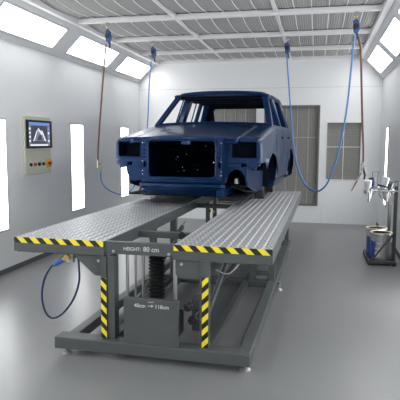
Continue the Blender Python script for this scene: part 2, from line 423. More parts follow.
for x0, x1 in ((-.745, -.70), (-1.43, -1.385)): L().box(x0, x1, 3.37, BE, .05, .115).build('base_inner_beam', STEEL, lift, .005)
for y in (5.12, 7.32): L().box(-1.66, -.505, y, y+.08, .05, .12).build('base_cross_beam', STEEL, lift, .005)
def foot(x, y, top):
    f = L().tube([(x, y, .012), (x, y, top)], .014, 10).build('levelling_foot', FOOTM, lift, smooth=True)
    L().lathe([(.038, 0), (.038, .008), (.028, .016), (.013, .026), (.013, .032)], (x, y, 0), 20).build('foot_pad', FOOTM, f, smooth=True)
    L().lathe([(.018, .036), (.018, .048)], (x, y, 0), 6).build('nut', FOOTM, f)
for x, y in ((-1.715, 3.295), (-.462, 3.31), (-1.70, 7.34), (-.455, 7.36)): foot(x, y, .05)
for x, y in ((-.405, 5.25), (-1.76, 5.25)):
    foot(x, y, .09); s_ = 1 if x > -1 else -1
    L().box(min(x, x-s_*.022)-.012, max(x, x-s_*.022)+.012, y-.02, y+.02, .068, .076).build('foot_bracket', STEEL, lift)
# front columns with tape, gussets
L().box(-1.415, -1.362, 3.31, 3.39, .125, .705).build('column', STEEL, lift, .004)
L().box(-1.457, -1.417, 3.302, 3.345, .125, .70).build('column_guard', STEEL, lift)
L().box(-1.457, -1.417, 3.298, 3.3019, .125, .552).build('hazard_tape', HAZL, lift)
L().box(-.768, -.708, 3.31, 3.37, .115, .705).build('column', STEEL, lift, .004)
L().box(-.75, -.708, 3.302, 3.3095, .115, .705).build('column_guard', STEEL, lift)
L().box(-.75, -.708, 3.298, 3.3019, .125, .60).build('hazard_tape', HAZR, lift)
L().prism([(-1.675, .70), (-1.665, .68), (-1.52, .555), (-1.418, .555), (-1.418, .70)], 'y', 3.345, 3.36).build('gusset_plate', STEEL, lift)
L().prism([(-.94, .70), (-.94, .60), (-.915, .575), (-.77, .575), (-.77, .70)], 'y', 3.34, 3.355).build('gusset_plate', STEEL, lift)
for x, z in ((-1.49, .66), (-.90, .67), (-1.44, .585)):
    L().lathe([(.011, 0), (.011, .008)], (x, 3.345, z), 6, rot=Matrix.Rotation(PI/2, 3, 'X')).build('bolt', SATIN, lift)
# cross head carrying the height lettering
L().box(-1.446, -.948, 3.335, 3.375, .715, .80).build('cross_head', STEEL, lift, .004)
for x in (-1.375, -.985): L().lathe([(.010, 0), (.010, .008)], (x, 3.335, .735), 6, rot=Matrix.Rotation(PI/2, 3, 'X')).build('bolt', SATIN, lift)
for y, z in ((4.03, .755), (6.05, .75)):
    b = L().box(-1.451, -.948, y, y+.06, z-.05, z).build('cross_link', STEEL, lift, .004)
for x in (-1.30, -1.02):
    pass
L().lathe([(.03, 0), (.03, .01), (.018, .012)], (-1.08, 4.03, .735), 14, rot=Matrix.Rotation(PI/2, 3, 'X')).build('round_cap', DARKM, lift)
L().box(-1.30, -1.05, 3.50, 3.62, .72, .745).build('bridge_plate', SATIN, lift)['label'] = 'bare metal plate behind the cross head'
# screw jack
L().box(-1.278, -.905, 3.255, 3.31, .127, .435).build('drive_box', STEEL, lift, .004)
L().box(-1.26, -.95, 3.32, 3.60, .115, .28).build('motor_cover', DARKM, lift, .01)
rod = lambda x, y, r=.011: L().tube([(x, y, .10), (x, y, .735)], r, 12).build('guide_rod', SATIN, lift, smooth=True)
rod(-1.338, 3.495, .012); rod(-1.300, 3.56, .008); rod(-1.232, 3.53, .011); rod(-.987, 3.495, .015)
prof = [(.055, .28)]
for k in range(17): z = .29 + k*.026; prof += [(.062, z), (.045, z+.013)]
prof += [(.05, .735)]
L().lathe(prof, (-1.14, 3.56, 0), 20).build('bellows', RUBBER, lift, smooth=False)
L().box(-1.26, -1.0, 3.48, 3.64, .70, .72).build('jack_head', DARKM, lift)
# swing arms, drive shafts and rear portals
for x in (-1.36, -.80):
    L().tube([(x, 3.60, .20), (x+.02, 5.0, .64)], .022, 10).build('hydraulic_cylinder', STEEL, lift, smooth=True)
    L().tube([(x+.01, 4.3, .42), (x+.02, 5.1, .672)], .011, 10).build('piston_rod', SATIN, lift, smooth=True)
L().tube([(-.86, 3.42, .26), (-.82, 7.2, .26)], .018, 10).build('drive_shaft', DARKM, lift, smooth=True)
L().tube([(-1.33, 3.42, .22), (-1.33, 7.2, .22)], .018, 10).build('drive_shaft', DARKM, lift, smooth=True)
for x, z in ((-.872, .36), (-.84, .27)):
    L().lathe([(.030, 0), (.030, .03), (.02, .035), (.02, .06)], (x, 3.43, z), 18, rot=Matrix.Rotation(PI/2, 3, 'X')).build('shaft_coupling', DARKM, lift, smooth=True)
L().box(-.90, -.83, 3.62, 3.72, .115, .36).build('gearbox', STEEL, lift, .01)
for x0, x1 in ((-.505, -.44), (-.69, -.63)): L().box(x0, x1, 5.125, 5.195, .12, .70).build('rear_post', STEEL, lift, .004)
L().box(-.63, -.505, 5.13, 5.19, .17, .20).build('post_brace', STEEL, lift)
for x0, x1 in ((-1.72, -1.66), (-1.50, -1.44)): L().box(x0, x1, 5.125, 5.195, .12, .70).build('rear_post', STEEL, lift, .004)
for x0 in (-1.62, -1.52, -.60, -.50): L().box(x0, x0+.05, 7.33, 7.39, .12, .70).build('rear_post', STEEL, lift, .004)
L().box(-1.45, -.95, 7.34, 7.40, .64, .70).build('cross_link', STEEL, lift)
L().tube(spline([(-.72, 3.6, .58), (-.70, 4.1, .44), (-.66, 4.7, .48), (-.64, 5.0, .64)]), .005, 6).build('control_cable', SATIN, lift, smooth=True)
for x in (-1.31, -1.265): L().box(x, x+.016, 6.12, 6.14, .64, .70).build('safety_catch', HAZL, lift)['label'] = 'small yellow and black catch under the link'
L().box(-1.20, -1.03, 6.12, 6.24, .75, .756).build('bridge_plate', SATIN, lift)
# lettering
def letters(txt, size, loc, name, parent):
    cu = bpy.data.curves.new(name, 'FONT'); cu.body = txt; cu.size = size; cu.extrude = .0006; cu.align_x = 'CENTER'; cu.offset = .0005
    tmp = bpy.data.objects.new('t', cu); C.objects.link(tmp)
    dg = bpy.context.evaluated_depsgraph_get(); me = bpy.data.meshes.new_from_object(tmp.evaluated_get(dg)); bpy.data.objects.remove(tmp)
    me.transform(Matrix.Rotation(PI/2, 4, 'X')); me.transform(Matrix.Translation(Vector(loc) - base)); me.materials.clear(); me.materials.append(WHITE)
    o = bpy.data.objects.new(name, me); C.objects.link(o); o.parent = parent; return o
letters('HEIGHT:', .033, (-1.243, 3.334, .745), 'lettering', lift)['label'] = 'white lettering reading HEIGHT:'
letters('80 cm', .045, (-1.108, 3.334, .7435), 'lettering', lift)['label'] = 'white lettering reading 80 cm'
letters('40cm', .036, (-1.162, 3.2545, .383), 'lettering', lift)['label'] = 'white lettering reading 40cm'
letters('118cm', .036, (-1.010, 3.2545, .383), 'lettering', lift)['label'] = 'white lettering reading 118cm'
L().prism([(x+.030, z) for x, z in [(-1.137, .3945), (-1.112, .3945), (-1.112, .387), (-1.096, .3965), (-1.112, .406), (-1.112, .3985), (-1.137, .3985)]], 'y', 3.2535, 3.255).build('arrow_mark', WHITE, lift)
L().box(-1.105, -1.065, 3.2535, 3.255, .421, .4245).build('printed_dash', WHITE, lift)
# air connector and its loop of hose under the left deck
hx = [(-1.739, .64), (-1.79, .611), (-1.841, .573), (-1.89, .482), (-1.91, .363), (-1.889, .253), (-1.836, .205), (-1.756, .241), (-1.669, .35), (-1.62, .484), (-1.618, .60), (-1.622, .665)]
ah = thing('air_hose', 'short dark blue air hose looping below the left deck', 'hose', (-1.70, 3.42, .70))
o = (-1.70, 3.42, .70)
MB(o).tube(spline([(x, 3.42, z) for x, z in hx]), .0075, 10).build('hose', NAVYH, ah, smooth=True)
MB(o).tube([(-1.735, 3.42, .645), (-1.79, 3.42, .61), (-1.81, 3.42, .595)], [.022, .020, .013], 12).build('quick_coupling', BLUEC, ah, smooth=True)
MB(o).tube([(-1.70, 3.42, .66), (-1.735, 3.42, .645)], .021, 12).build('fitting', BRASS, ah, smooth=True)
MB(o).box(-1.70, -1.655, 3.40, 3.44, .625, .694).build('wall_bracket', SATIN, ah, .003)
MB(o).lathe([(.022, 0), (.022, .03)], (-1.69, 3.40, .665), 14, rot=Matrix.Rotation(PI/2, 3, 'X')).build('regulator', BRASS, ah, smooth=True)
MB(o).box(-1.64, -1.60, 3.40, 3.44, .66, .694).build('hose_clamp', DARKM, ah)

# ------------------------------------------------------------------ the car body
CARW = -math.radians(2.9)
car = thing('car_body', 'bare glossy dark blue car body shell without wheels or glass, on the lift', 'car', (-1.36, 5.5, 0), CARW)
def sgn(f): return [(-1, f), (1, f)]
BOT = .93
def halfw(z):
    pts = [(.90, .765), (.97, .79), (1.10, .805), (1.30, .812), (1.45, .805), (1.55, .795), (1.62, .785), (1.67, .765), (1.70, .75)]
    if z <= pts[0][0]: return pts[0][1]
    for (a, b), (c, d) in zip(pts, pts[1:]):
        if z <= c: return b + (d-b)*(z-a)/(c-a)
    return pts[-1][1]
def belt(y): return 1.492 + .178*min(1, max(0, y+.14)/1.26)**.93
def hoodz(x, y): return belt(y) + .003 + .028*(1-(x/.58)**2) - .03*max(0, 1-(y+.13)/.10)**2
def arch(y, yc, zc, ry, rz):
    u = (y-yc)/ry
    return zc + rz*math.sqrt(1-u*u) if abs(u) < 1 else -9
def lowf(y): return max(BOT, arch(y, .73, 1.0, .53, .345)) if y > .28 else 1.255 - .0*y
def lowr(y): return max(BOT, arch(y, 2.80, 1.02, .45, .36))
def side_panel(name, y0, y1, low, s, top=None, nu=30, parent=car, lip=True, flare=None, m=PAINT):
    top = top or (lambda y: 1.672)
    mb = MB()
    def f(u, v):
        y = y0 + (y1-y0)*u; a, b = low(y), top(y)
        z = a + (b-a)*v
        x = halfw(z)
        nose = .05*max(0, 1-(y+.0)/.16)**2 if y < .16 else 0
        tail = .06*max(0, (y-3.2)/.25)**2 if y > 3.2 else 0
        fl = 0
        if flare:
            yc, zc, ry, rz = flare; d = math.hypot((y-yc)/ry, (z-zc)/rz)
            fl = .028*max(0, 1-abs(d-1)/.22) if z > BOT else 0
        # body line crease
        cr = .006*max(0, 1-abs(z-1.46)/.03)
        return (s*(x - nose - tail + fl + cr), y, z)
    mb.grid(f, nu, 18)
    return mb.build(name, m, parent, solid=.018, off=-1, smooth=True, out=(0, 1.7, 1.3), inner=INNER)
for s in (-1, 1):
    nm = 'left' if s < 0 else 'right'
    # front fender: side plus rolled top
    mb = MB()
    def ff(u, v, s=s):
        y = 0.0 + 1.25*u; lo = lowf(y); T = belt(y)
        if v < .6:
            z = lo + (T - .06 - lo)*(v/.6); x = halfw(min(z, 1.55)) ; 
            d = math.hypot((y-.73)/.53, (z-1.0)/.345); x += .025*max(0, 1-abs(d-1)/.2)
        else:
            w = (v-.6)/.4; a = w*PI/2 if w < .5 else None
            xs = halfw(min(T-.06, 1.55)); k = min(1, w/.45)
            z = T - .06 + .06*math.sin(k*PI/2); x = xs - .055*(1-math.cos(k*PI/2))
            if w > .45: x = xs - .055 - (xs-.055-.588)*(w-.45)/.55; z = T - .004*((w-.45)/.55)
        n = .045*max(0, 1-y/.10)**2
        return (s*(x - n*.7), y, z - n*.3*(1 if v > .6 else 0))
    mb.grid(ff, 48, 26)
    mb.build('fender', PAINT, car, solid=.012, off=-1, smooth=True, out=(0, 1.7, 1.3), inner=INNER)
    # cowl corner + doors + quarter
    fd = side_panel('front_door', 1.262, 2.03, lambda y: 1.0, s)
    rd = side_panel('rear_door', 2.042, 2.80, lambda y: max(1.0, arch(y, 2.80, 1.02, .45, .36)), s, flare=(2.80, 1.02, .45, .36))
    side_panel('rear_quarter_panel', 2.812, 3.40, lowr, s, flare=(2.80, 1.02, .45, .36))
    MB().prism([(s*.70, BOT-.01), (s*.775, BOT-.01), (s*.79, .992), (s*.70, .992)], 'y', 1.24, 2.36).build('rocker_sill', PAINT, car, .004)
    # door handle recess + seam details
    for p, y in ((fd, 1.90), (rd, 2.68)):
        hd = MB().box(min(s*.795, s*.812), max(s*.795, s*.812), y-.07, y+.02, 1.52, 1.545).build('handle_recess', INNER, p, .004)
    # inner apron (wheel-house wall) and liner
    ap = MB().prism([(.03, 1.28), (.03, 1.12), (.06, 1.01), (.35, .95), (.60, .90), (1.12, .90), (1.12, 1.42), (.22, 1.42), (.17, 1.28)], 'x', s*.645, s*.66)
    ap.build('inner_apron', UNDER, car)
    ln = MB().grid(lambda u, v, s=s: (s*(.655 + .13*v), .73 + .53*math.cos(PI*(.84-.84*u)), 1.0 + .355*math.sin(PI*(.84-.84*u))), 20, 2)
    ln.build('wheel_arch_liner', INNER, car, solid=.006)
    ln = MB().grid(lambda u, v, s=s: (s*(.56 + .21*v), 2.80 + .45*math.cos(PI*(1-u)), 1.01 + .36*math.sin(PI*(1-u))), 20, 2)
    ln.build('wheel_arch_liner', INNER, car, solid=.006)
    MB().box(min(s*.55, s*.56), max(s*.55, s*.56), 2.3, 3.35, BOT, 1.45).build('inner_apron', INNER, car)
    # headlamp panel with opening
    hp = rrect(.50, .765, 1.305, 1.478, .018); hp = [(s*x, z) for x, z in hp]
    outer = [(.435, 1.255), (.60, 1.255), (.68, 1.245), (.775, 1.262), (.795, 1.30), (.792, 1.46), (.765, 1.500), (.70, 1.512), (.435, 1.518)]
    hpn = MB().prism([(s*x, z) for x, z in outer], 'y', -.005, .012, [hp]).build('headlamp_panel', PAINT, car, .003)
    MB().tube([(x, -.008, z) for x, z in hp], .008, 6, closed=True).build('opening_rim', PAINT, hpn, smooth=True)
    # bucket
    b = MB(); hp2 = rrect(.50, .765, 1.305, 1.478, .018); n = len(hp2)
    b.add([(s*x, .012, z) for x, z in hp2] + [(s*(.632+(x-.632)*.82), .15, 1.391+(z-1.391)*.82) for x, z in hp2],
          [(i, (i+1) % n, (i+1) % n+n, i+n) for i in range(n)] + [tuple(range(n, 2*n))])
    b.build('headlamp_bucket', INNER, hpn, solid=.004)
    # brackets below headlamp
    MB().prism([(s*.66, 1.25), (s*.795, 1.262), (s*.79, 1.225), (s*.755, 1.215), (s*.75, 1.185), (s*.70, 1.19), (s*.66, 1.215)], 'y', .0, .05).build('bumper_bracket', PAINT, car, .004)
    MB().box(min(s*.44, s*.60), max(s*.44, s*.60), -.01, .04, 1.205, 1.255).build('headlamp_crossmember', PAINT, car, .006)
    # pressed panel with the arch below the headlamp
    ah_ = [(s*(.545+.10*math.cos(PI*k/12)), 1.06+.13*math.sin(PI*k/12)) for k in range(13)]
    if s < 0: MB().prism([(s*.43, 1.06), (s*.62, 1.045), (s*.675, 1.13), (s*.685, 1.215), (s*.43, 1.215)], 'y', .015, .03).build('arch_panel', PAINT, car)
    else: MB().prism([(s*.645, 1.06)] + ah_[1:-1] + [(s*.445, 1.06), (s*.43, 1.06), (s*.43, 1.215), (s*.66, 1.215), (s*.66, 1.06)], 'y', .015, .03).build('arch_panel', PAINT, car)
    # frame rail
    rl = MB().box(min(s*.36, s*.44), max(s*.36, s*.44), -.10, 2.2, .90, .99).build('frame_rail', PAINT, car, .006)
    # lower link seen in the gap
    MB().tube([(s*.46, .20, 1.0), (s*.60, .35, .93), (s*.66, .5, .93)], .018, 8).build('suspension_mount', DARKM, car, smooth=True)
    MB().lathe([(.035, 0), (.03, .05), (.02, .06)], (s*.50, .30, 1.02), 12).build('mount_cup', SATIN, car, smooth=True)
    # pillars
    def pillar(name, pts, w, d, par=car, s=s):
        q = MB(); vs = []
        for x, y, z in pts:
            vs += [(s*x, y, z), (s*x, y+d, z), (s*(x-w), y+d, z), (s*(x-w), y, z)]
        fs = [(4*i+k, 4*i+(k+1) % 4, 4*i+4+(k+1) % 4, 4*i+4+k) for i in range(len(pts)-1) for k in range(4)]
        fs += [(3, 2, 1, 0), tuple(len(vs)-4+k for k in range(4))]
        q.add(vs, fs); return q.build(name, PAINT, par, .008)
    pillar('windshield_pillar', [(.778, 1.06, 1.62), (.76, 1.14, 1.69), (.69, 1.40, 1.90), (.622, 1.62, 2.085)], .075, .08)
    pillar('door_pillar', [(.765, 2.0, 1.64), (.755, 2.0, 1.69), (.628, 2.05, 2.085)], .09, .16)
    pillar('door_pillar', [(.765, 2.86, 1.64), (.755, 2.86, 1.69), (.628, 2.84, 2.085)], .05, .08)
    pillar('rear_pillar', [(.75, 3.24, 1.64), (.74, 3.22, 1.69), (.615, 3.08, 2.075)], .09, .14)
    # window sill and roof rail
    MB().box(min(s*.69, s*.766), max(s*.69, s*.766), 1.14, 3.38, 1.655, 1.685).build('window_sill', PAINT, car, .008)
    MB().tube([(s*.622, 1.62, 2.075), (s*.630, 2.0, 2.088), (s*.628, 2.8, 2.085), (s*.612, 3.15, 2.06)], .024, 8).build('roof_rail', PAINT, car, smooth=True)
    # door window frames
    for par, a, b, c, d in ((fd, 1.24, 1.64, 1.97, 1.99), (rd, 2.11, 2.13, 2.72, 2.68)):
        xx = lambda z: .752 - .125*(z-1.69)/.38
        MB().tube([(s*xx(1.69), a, 1.69), (s*xx(2.05), b, 2.05), (s*xx(2.06), d, 2.06), (s*xx(1.69), c, 1.69)], .010, 6).build('window_frame', PAINT, par)

# radiator support with big opening and punched holes
gy = -.15
op = rrect(-.362, .368, 1.100, 1.490, .045)
def ell(cx, cz, rx, rz, n=14): return [(cx + rx*math.cos(2*PI*k/n), cz + rz*math.sin(2*PI*k/n)) for k in range(n)]
holes = [op]
for s in (-1, 1):
    holes.append(ell(s*.403, 1.235, .017, .034))
    for z in (1.31, 1.35, 1.39, 1.43): holes.append(ell(s*.405, z, .010, .008, 8))
sup = MB().prism([(-.445, 1.045), (.445, 1.045), (.445, 1.51), (.42, 1.522), (-.42, 1.522), (-.445, 1.51)], 'y', gy, gy+.02, holes).build('radiator_support', PAINT, car, .003)
MB().tube([(x, gy-.004, z) for x, z in op], .011, 8, closed=True).build('opening_rim', PAINT, sup, smooth=True)
MB().tube([(x*1.05, gy-.003, 1.288+(z-1.288)*1.07) for x, z in op], .006, 6, closed=True).build('pressed_bead', PAINT, sup, smooth=True)
MB().tube([(-.43, gy-.006, 1.065), (.43, gy-.006, 1.065)], .016, 8).build('lower_bead', PAINT, sup, smooth=True)
MB().box(.0, .10, gy-.006, gy+.03, 1.445, 1.492).build('latch_plate', PAINT, sup, .004)
for s in (-1, 1):
    MB().box(min(s*.445, s*.432), max(s*.445, s*.432), gy, .02, 1.05, 1.505).build('support_side_wall', PAINT, sup)
    for z in (1.13, 1.17, 1.27, 1.46):
        MB().lathe([(.007, 0), (.005, .006)], (s*.425, gy, z), 8, rot=Matrix.Rotation(PI/2, 3, 'X')).build('bolt', CHROME, sup)
# bumper crossmember and lower valance
MB().grid(lambda u, v: (-.46 + .92*u, gy-.02 + .03*(2*u-1)**2 + .01*math.sin(v*PI), 1.045 - .05*v), 16, 4).build('front_crossmember', PAINT, car, solid=.03, smooth=True)
MB().grid(lambda u, v: (-.44 + .86*u, gy+.01 + .10*v + .03*(2*u-1)**2, .998 - .085*v - .0*(u)), 16, 6).build('lower_valance', PAINT, car, solid=.012, smooth=True)
MB().tube(spline([(-.42, -.13, 1.0), (-.46, -.14, .97), (-.44, -.15, .93), (-.36, -.15, .925), (-.33, -.13, .95)]), .012, 8).build('tow_eye', DARKM, car, smooth=True)
# hood
hd = MB().grid(lambda u, v: ((-1+2*u)*.578, -.13 + 1.24*v, hoodz((-1+2*u)*.578, -.13+1.24*v)), 36, 24).build('hood', PAINT, car, solid=.02, smooth=True, out=(0, .5, 1.), inner=INNER)
for s in (-1, 1):
    MB().tube(spline([(s*.36, -.06, hoodz(.36, -.06)-.006), (s*.35, .5, hoodz(.35, .5)-.006), (s*.30, 1.08, hoodz(.30, 1.08)-.006)]), .008, 6).build('hood_crease', PAINT, hd, smooth=True)
MB().prism([(-.57, 1.494), (.57, 1.494), (.57, 1.52), (-.57, 1.52)], 'y', -.125, -.10).build('hood_lip', PAINT, hd, .006)
# cowl panel with dark intake recess
cw = MB().grid(lambda u, v: ((-1+2*u)*.70, 1.115 + .10*v, 1.672 + .022*(1-(2*u-1)**2) + .012*v), 20, 4).build('cowl_panel', PAINT, car, solid=.012, smooth=True)
MB().grid(lambda u, v: (.33 + .22*u, .84 + .20*v, hoodz(.33+.22*u, .84+.20*v)+.004), 6, 6).build('air_intake', INNER, hd, solid=.004)
# windshield header and dash
MB().tube([(-.71, 1.20, 1.69), (-.4, 1.17, 1.705), (0, 1.16, 1.712), (.4, 1.17, 1.705), (.71, 1.20, 1.69)], .014, 8).build('windshield_base', PAINT, car, smooth=True)
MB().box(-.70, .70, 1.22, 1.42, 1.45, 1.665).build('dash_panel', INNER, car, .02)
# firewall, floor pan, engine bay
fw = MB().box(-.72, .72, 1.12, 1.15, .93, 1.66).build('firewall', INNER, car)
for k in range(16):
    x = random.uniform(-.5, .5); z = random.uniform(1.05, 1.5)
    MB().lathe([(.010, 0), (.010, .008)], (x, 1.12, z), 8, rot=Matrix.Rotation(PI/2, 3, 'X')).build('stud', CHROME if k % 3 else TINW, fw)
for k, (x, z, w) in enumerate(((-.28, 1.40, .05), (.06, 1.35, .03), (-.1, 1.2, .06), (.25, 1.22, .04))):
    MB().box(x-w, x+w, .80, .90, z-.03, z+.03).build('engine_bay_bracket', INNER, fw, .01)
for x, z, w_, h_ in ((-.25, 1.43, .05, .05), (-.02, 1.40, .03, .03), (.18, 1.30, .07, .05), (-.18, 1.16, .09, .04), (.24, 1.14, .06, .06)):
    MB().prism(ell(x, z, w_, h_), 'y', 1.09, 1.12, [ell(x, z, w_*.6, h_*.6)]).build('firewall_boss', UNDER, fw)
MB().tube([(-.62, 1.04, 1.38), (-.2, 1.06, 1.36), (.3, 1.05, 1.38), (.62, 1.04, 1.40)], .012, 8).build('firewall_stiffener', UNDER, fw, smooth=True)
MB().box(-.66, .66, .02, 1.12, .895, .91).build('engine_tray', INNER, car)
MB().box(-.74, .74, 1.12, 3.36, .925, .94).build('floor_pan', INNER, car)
# roof shell
def roof(u, v):
    a = -1 + 2*u; y = 1.585 + 1.66*v
    ez = .018*(1-abs(2*v-1)**3)
    side = abs(a)
    x = a*.628; z = 2.115 + ez + .035*(1-side**2.5) - (.045*max(0, (side-.86)/.14)**2)
    z -= .03*max(0, 1-v/.06)**2 + .05*max(0, (v-.9)/.1)**2
    return (x*(1 - .03*max(0, 1-v/.1)), y, z)
rf = MB().grid(roof, 36, 30).build('roof', [PAINT], car, solid=.022, smooth=True, out=(0, 1.7, 1.3), inner=INNER)
MB().box(-.61, .61, 1.60, 1.64, 2.078, 2.10).build('windshield_header', PAINT, rf, .008)
MB().box(-.60, .60, 1.645, 3.06, 2.060, 2.084).build('headliner', INNER, rf, .008)
for y in (2.0, 2.4, 2.8): MB().box(-.60, .60, y, y+.06, 2.045, 2.061).build('roof_bow', INNER, rf, .006)
# tail with rear window opening
tz = [(-.70, BOT), (.70, BOT), (.745, 1.20), (.75, 1.62), (.735, 1.69), (.60, 2.085), (-.60, 2.085), (-.735, 1.69), (-.75, 1.62), (-.745, 1.20)]
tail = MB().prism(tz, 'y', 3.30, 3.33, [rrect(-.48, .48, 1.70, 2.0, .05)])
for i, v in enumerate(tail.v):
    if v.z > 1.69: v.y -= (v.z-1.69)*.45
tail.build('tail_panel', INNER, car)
for s in (-1, 1):
    MB().tube([(s*.62, 3.28, BOT+.02), (s*.62, 3.28, 1.2)], .02, 8).build('tail_stiffener', INNER, car)
# supports that carry the sills on the decks
for lx, y, zt, nm in ((.652, .92, .899, 'front inner panel'), (.64, 1.80, .924, 'floor')):
    for s, sn in ((-1, 'left'), (1, 'right')):
        p = Matrix.Rotation(CARW, 3, 'Z') @ Vector((s*lx, y, 0)) + Vector((-1.36, 5.5, .80))
        q = MB(p).prism([(p.x-.06, .80), (p.x+.06, .80), (p.x+.045, zt), (p.x-.045, zt)], 'y', p.y-.05, p.y+.05).build('support_block', RUBBER, None, .006)
        q.location = p; tag(q, 'black rubber block on the %s deck under the %s of the car' % (sn, nm), 'support block', 'support blocks')

# ------------------------------------------------------------------ hose pulleys and hoses
def pulley(x, y, zt, lab, tilt=0.):
    t = thing('hose_pulley', lab, 'pulley', (x, y, zt), 0, 'hose pulleys on the ceiling beams'); o = (x, y, zt)
    z = zt
    MB(o).box(x-.022, x+.022, y-.02, y+.02, z-.05, z).build('clamp', CHROME, t, .004)
    MB(o).tube([(x, y, z-.05), (x, y, z-.085)], .010, 8).build('swivel', BRASS, t, smooth=True)
    MB(o).prism([(x-.035, z-.10), (x, z-.075), (x+.035, z-.11), (x+.045, z-.19), (x+.02, z-.26), (x-.025, z-.22)], 'y', y-.018, y+.018).build('housing', BLUEP, t, .008)
    MB(o).lathe([(.032, -.024), (.026, 0), (.032, .024)], (x, y, z-.16), 18, rot=Matrix.Rotation(PI/2, 3, 'X')).build('wheel', DARKM, t, smooth=True)
    MB(o).box(x+.012, x+.03, y-.01, y+.01, z-.30, z-.20).build('hook', DARKM, t, .004)
ZB = ZC - .025
pulley(-2.56, 6.36, ZB, 'blue pulley hanging by the left slope with the brown hose')
pulley(-2.37, 7.62, ZB, 'blue pulley above the left rear of the car')
pulley(-.445, 7.62, ZB, 'dark blue pulley above the car, right of its roof')
pulley(.385, 6.36, ZB, 'blue pulley at the right carrying blue and red hoses')
def hose(name, pts, r, m, lab, grp, extra=None, k=8):
    t = thing(name, lab, 'hose', pts[0], 0, grp)
    MB(pts[0]).tube(spline(pts, k), r, 10).build('tube', m, t, smooth=True)
    if extra: extra(t, pts[0])
G = 'hanging air hoses'
def coupling(t, o, x, y, z):
    MB(o).tube([(x, y, z+.05), (x, y, z-.05)], .018, 10).build('coupling', SATIN, t, smooth=True)
    MB(o).tube([(x-.01, y, z), (x+.05, y, z+.02)], .011, 8).build('valve_lever', BRASS, t, smooth=True)
    MB(o).tube([(x+.03, y, z-.02), (x+.035, y, z-.09)], .012, 8).build('nipple', BRASS, t, smooth=True)
hose('air_hose', [(-2.587, 6.36, 2.66), (-2.634, 6.36, 2.231), (-2.682, 6.36, 1.737), (-2.715, 6.36, 1.361), (-2.719, 6.36, 1.23)], .011, REDH,
     'brown red hose hanging straight down before the left wall', G, lambda t, o: coupling(t, o, -2.719, 6.36, 1.185))
hose('air_hose', [(-2.405, 7.62, 2.63), (-2.438, 7.62, 2.222), (-2.472, 7.62, 1.624), (-2.53, 7.5, 1.1), (-2.57, 7.3, .83), (-2.589, 7.1, .761), (-2.662, 6.9, .75), (-2.74, 6.7, .834), (-2.735, 6.5, .956), (-2.70, 6.39, 1.08), (-2.69, 6.36, 1.15)], .010, BLUEH,
     'blue hose hanging behind the left fender and looping up to the brown hose', G)
hose('air_hose', [(-0.444, 7.6, 2.66), (-0.388, 7.62, 2.054), (-0.341, 7.6, 1.57), (-0.288, 7.5, 1.254), (-0.217, 7.35, 1.043), (-0.116, 7.15, 0.891), (0.001, 6.95, 0.846), (0.103, 6.8, 0.919), (0.174, 6.68, 1.077), (0.254, 6.55, 1.383), (0.319, 6.45, 1.845), (0.356, 6.38, 2.398), (0.372, 6.36, 2.66)], .011, BLUEH,
     'long blue hose in a deep U right of the car', G)
def gun(t, o):
    c = (.515, 6.36, 1.2)
    MB(o).tube([(.515, 6.36, 1.25), (.512, 6.36, 1.15)], .017, 10).build('coupling', GUNM, t, smooth=True)
    MB(o).prism([(.475, 1.215), (.545, 1.225), (.55, 1.195), (.515, 1.185), (.475, 1.195)], 'y', 6.345, 6.375).build('trigger_body', GUNM, t, .004)
    MB(o).tube([(.52, 6.36, 1.19), (.545, 6.36, 1.10), (.535, 6.36, 1.05)], [.016, .014, .010], 8).build('handle', BLACKG, t, smooth=True)
    MB(o).tube([(.505, 6.36, 1.13), (.47, 6.36, 1.06), (.45, 6.36, 1.03)], .011, 8).build('pipe', GUNM, t, smooth=True)
    MB(o).tube([(.462, 6.36, 1.045), (.40, 6.36, .915)], [.010, .006], 8).build('nozzle', REDN, t, smooth=True)['label'] = 'red blow nozzle'
hose('air_hose', [(.405, 6.36, 2.66), (.44, 6.36, 2.55), (.453, 6.36, 2.393), (.484, 6.36, 1.838), (.515, 6.36, 1.388), (.518, 6.36, 1.25)], .0115, REDH,
     'red brown hose hanging at the right with a red tipped blow gun', G, gun)

# ------------------------------------------------------------------ paint rack, pails and spray guns
o = (.80, 6.95, 0)
rk = thing('spray_gun_rack', 'dark grey steel rack with a wire gun holder against the right wall', 'rack', o)
R = lambda: MB(o)
R().box(.64, .965, 6.61, 6.65, .02, .055).build('base_rail', RACK, rk, .004)
R().box(.64, .965, 7.28, 7.32, .02, .055).build('base_rail', RACK, rk, .004)
R().box(.64, .675, 6.65, 7.28, .02, .055).build('base_rail', RACK, rk, .004)
R().box(.93, .965, 6.65, 7.28, .02, .055).build('base_rail', RACK, rk, .004)
R().box(.675, .93, 6.65, 7.28, .02, .0295).build('tray', RACK, rk)
for x, y in ((.66, 6.63), (.945, 6.63), (.66, 7.30), (.945, 7.30)): R().box(x-.02, x+.02, y-.02, y+.02, 0, .0199).build('foot', RUBBER, rk)
R().box(.915, .955, 6.66, 6.70, .055, .96).build('post', RACK, rk, .003)
R().box(.925, .965, 7.24, 7.28, .055, .96).build('post', RACK, rk, .003)
R().tube([(.68, 6.63, .055), (.945, 6.64, .42)], .010, 6).build('diagonal_brace', RACK, rk)
hz_ = .90
R().tube([(.95, 6.66, hz_), (.60, 6.66, hz_), (.60, 7.10, hz_), (.95, 7.25, hz_)], .008, 8).build('gun_holder', SATIN, rk, smooth=True)
R().tube([(.95, 6.66, .95), (.95, 6.66, 1.02), (.86, 6.66, .99), (.84, 6.66, hz_)], .007, 8).build('hook_frame', RACK, rk, smooth=True)
R().tube([(.70, 7.12, hz_), (.70, 7.12, 1.10), (.77, 7.12, 1.11), (.77, 7.15, hz_)], .005, 8).build('hook_frame', RACK, rk, smooth=True)

